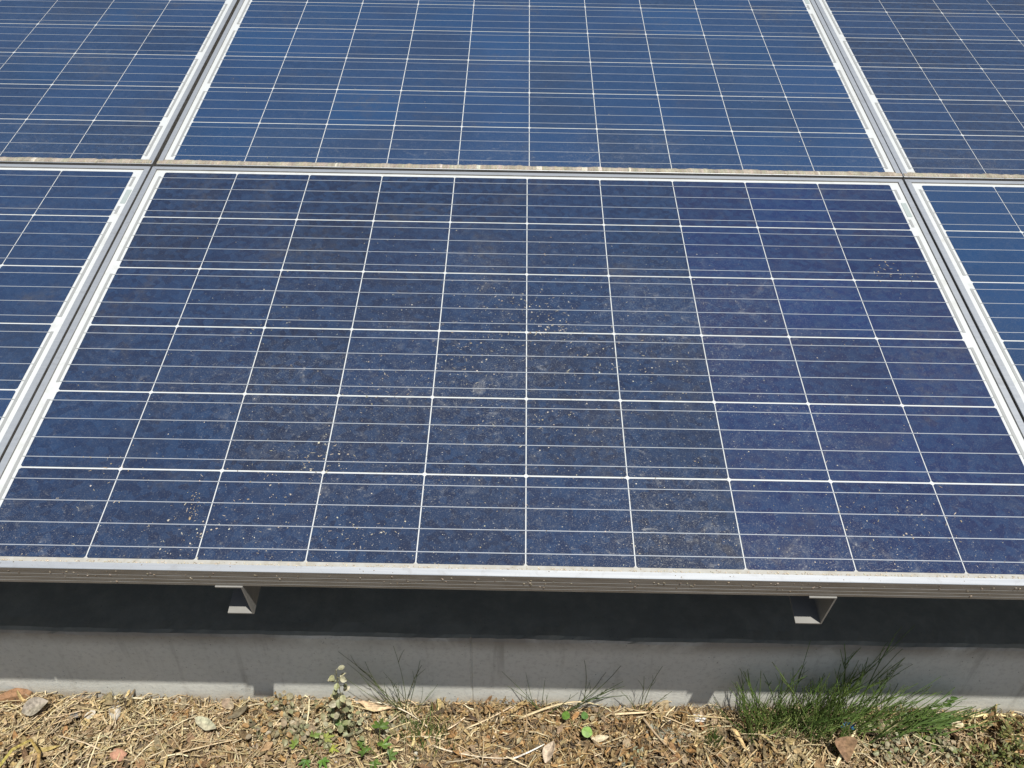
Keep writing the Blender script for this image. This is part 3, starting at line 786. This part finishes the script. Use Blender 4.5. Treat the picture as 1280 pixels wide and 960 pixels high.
patch('clover_weed', 'darker green clover-like weed below the upright leafy shoot', .765, .825, .085, .150, 11, .05, .014, [(.085, .14, .035), (.11, .17, .04), (.22, .26, .06), (.28, .26, .15)])
# lobed leaves (geranium-like)
def lobed(s, p, d, up, size, c):
    d = Vector(d).normalized(); up = (Vector(up) + Vector((ru(-.5, .5), ru(-.4, .4), 0))).normalized(); sd_ = d.cross(up).normalized(); size *= .9
    for a, k in ((-1.5, .6), (-.8, .85), (0, 1.05), (.8, .85), (1.5, .6)):
        e = d*math.cos(a) + sd_*math.sin(a)
        s.leaf(p, e, up, size*k*ru(.85, 1.1), size*.34, jit(c, .2), [(0, .25), (.3, .6), (.5, 1), (.6, .55), (.74, .85), (.84, .4), (1, .08)], ru(.1, .5), ru(-.5, .1), ru(-.3, .3))
GB = [(.115, .20, .034), (.14, .235, .04), (.10, .17, .03)]
s = MB(); p0 = (-.262, .052, gh(-.262, .052))
for (x, y, z, a, sz) in ((-.262, .080, .058, 1.5, .030), (-.255, .050, .046, 1.0, .026), (-.285, .040, .040, 2.2, .022), (-.240, .036, .036, .5, .022), (-.268, .028, .030, -1.2, .020), (-.295, .062, .030, 2.6, .016)):
    s.tube([p0, ((p0[0]+x)/2, (p0[1]+y)/2, z*.7), (x, y, z)], .0009, .0007, 4, (.2, .22, .08)); lobed(s, (x, y, z), (math.cos(a), math.sin(a), -.1), (0, -.45, 1), sz, random.choice(GB))
plant('lobed_weed', 'bright green weed with deeply lobed leaves at the bottom edge left of the grass tuft', s)
s = MB(); p0 = (-.395, .058, gh(-.395, .058))
for (x, y, z, a, sz, c) in ((-.420, .058, .030, 2.4, .018, (.19, .27, .05)), (-.388, .072, .036, 1.2, .022, (.20, .29, .07)), (-.366, .070, .034, .4, .020, (.30, .34, .08)), (-.352, .055, .026, -.4, .016, (.34, .36, .06)), (-.395, .030, .026, -1.8, .020, (.09, .19, .03)), (-.365, .030, .028, -.9, .020, (.10, .21, .03)), (-.345, .095, .034, .9, .022, (.17, .26, .08))):
    s.tube([p0, ((p0[0]+x)/2, (p0[1]+y)/2, z*.8), (x, y, z)], .0009, .0007, 4, (.2, .22, .08)); lobed(s, (x, y, z), (math.cos(a), math.sin(a), -.1), (0, -.45, 1), sz, c)
plant('lobed_weed', 'yellowish green small-leaved weed in front of the grey-green weed', s)
s = MB(); p0 = (.112, .112, gh(.112, .112))
for (x, y, z, a, sz, c) in ((.098, .124, .030, 2.4, .017, (.13, .25, .04)), (.122, .124, .030, .9, .016, (.10, .20, .05)), (.121, .100, .026, -.4, .021, (.20, .36, .05))):
    s.tube([p0, (x, y, z)], .0008, .0006, 4, (.2, .25, .08)); s.leaf((x, y, z), (math.cos(a), math.sin(a)*.7, -.1), (0, -.5, 1), sz, sz*.95, c, ROUND, .1, -.1)
plant('seedling', 'bright green seedling of three round leaves on brown litter in the middle', s)
# upright leafy shoot
s = MB(); s.tube([(.805, .142, gh(.805, .142)), (.812, .143, .045), (.822, .145, .085)], .0010, .0007, 4, (.16, .22, .07))
for k in range(7):
    z = .062 + k*.0055; sgn = 1 if k % 2 else -1
    s.leaf((.815 + k*.0018, .143, z), (sgn*.8 + .4, -.35, .45), (0, -.8, .6), .017 - k*.0007, .0075, jit((.085, .17, .035), .2), ROUND, .3, 0)
for k in range(9): s.leaf((.80 + ru(-.012, .035), .138 + ru(-.012, .004), .028 + ru(-.006, .014)), (ru(-1, 1), -.5, ru(-.1, .4)), (0, -.5, 1), .018, .013, jit((.09, .16, .03), .25), ROUND, .2, -.1)
plant('leafy_shoot', 'upright green leafy shoot in front of the plinth right of the large clump', s)
# bushy weed in the right corner, and a pinnate frond beside it
s = MB()
for k in range(34):
    x = random.gauss(.925, .035); y = random.gauss(.060, .030)
    if y > .125: y = .12
    L = ru(.035, .085); lean = (random.gauss(0, .4), random.gauss(0, .2)); z0 = gh(x, y)
    s.tube([(.925, .055, .004), (x, y, z0 + .003)], .001, .0009, 4, (.22, .15, .08))
    tp = (x + lean[0]*L, y + lean[1]*L, z0 + L); s.tube([(x, y, z0), tp], .0009, .0006, 4, (.26, .17, .08))
    for j in range(16):
        t = ru(.15, 1); a = ru(0, 6.28); q = Vector((x, y, z0)).lerp(Vector(tp), t)
        s.leaf(q, (math.cos(a), math.sin(a), ru(.2, .9)), (ru(-.5, .5), -.5, 1), ru(.007, .014), ru(.0025, .0042), jit(random.choice([(.13, .155, .04), (.18, .19, .06), (.09, .12, .03), (.24, .22, .08)]), .2), None, .2, 0)
plant('bushy_weed', 'bushy olive green weed with reddish stems at the lower right corner', s)
s = MB()
for (x, y, lx, L) in ((.872, .135, -.35, .058), (.885, .130, -.1, .075), (.905, .128, .22, .080), (.928, .135, .05, .060), (.950, .13, .25, .062), (.965, .128, .0, .05)):
    s.tube([(x, y, gh(x, y)), (x + lx*L*.4, y, gh(x, y) + L*.6), (x + lx*L, y + .003, gh(x, y) + L)], .0009, .0005, 4, (.22, .17, .08))
plant('bare_stems', 'few thin bare reddish stems standing before the plinth near the right edge', s)
s = MB()
for (bx, by, pts) in ((1.055, .085, [(1.055, .085, .0), (1.045, .088, .075), (1.025, .092, .110), (.990, .096, .120)]), (1.075, .100, [(1.075, .10, 0), (1.075, .105, .05), (1.06, .11, .07), (1.035, .115, .072)])):
    s.tube(pts, .0009, .0005, 4, (.2, .2, .07))
    for i in range(1, 3):
        for k in range(6):
            t = k/6; q = Vector(pts[i]).lerp(Vector(pts[i+1]), t)
            for sg in (-1, 1): s.leaf(q, (-.25, sg*.7, sg*.5 - .1), (0, -.4, 1), .016, .005, jit((.09, .15, .04), .2), [(0, .5), (.5, 1), (1, .5)], .1, 0)
plant('pinnate_weed', 'feathery-leaved weed at the right edge whose shadow falls on the plinth', s)
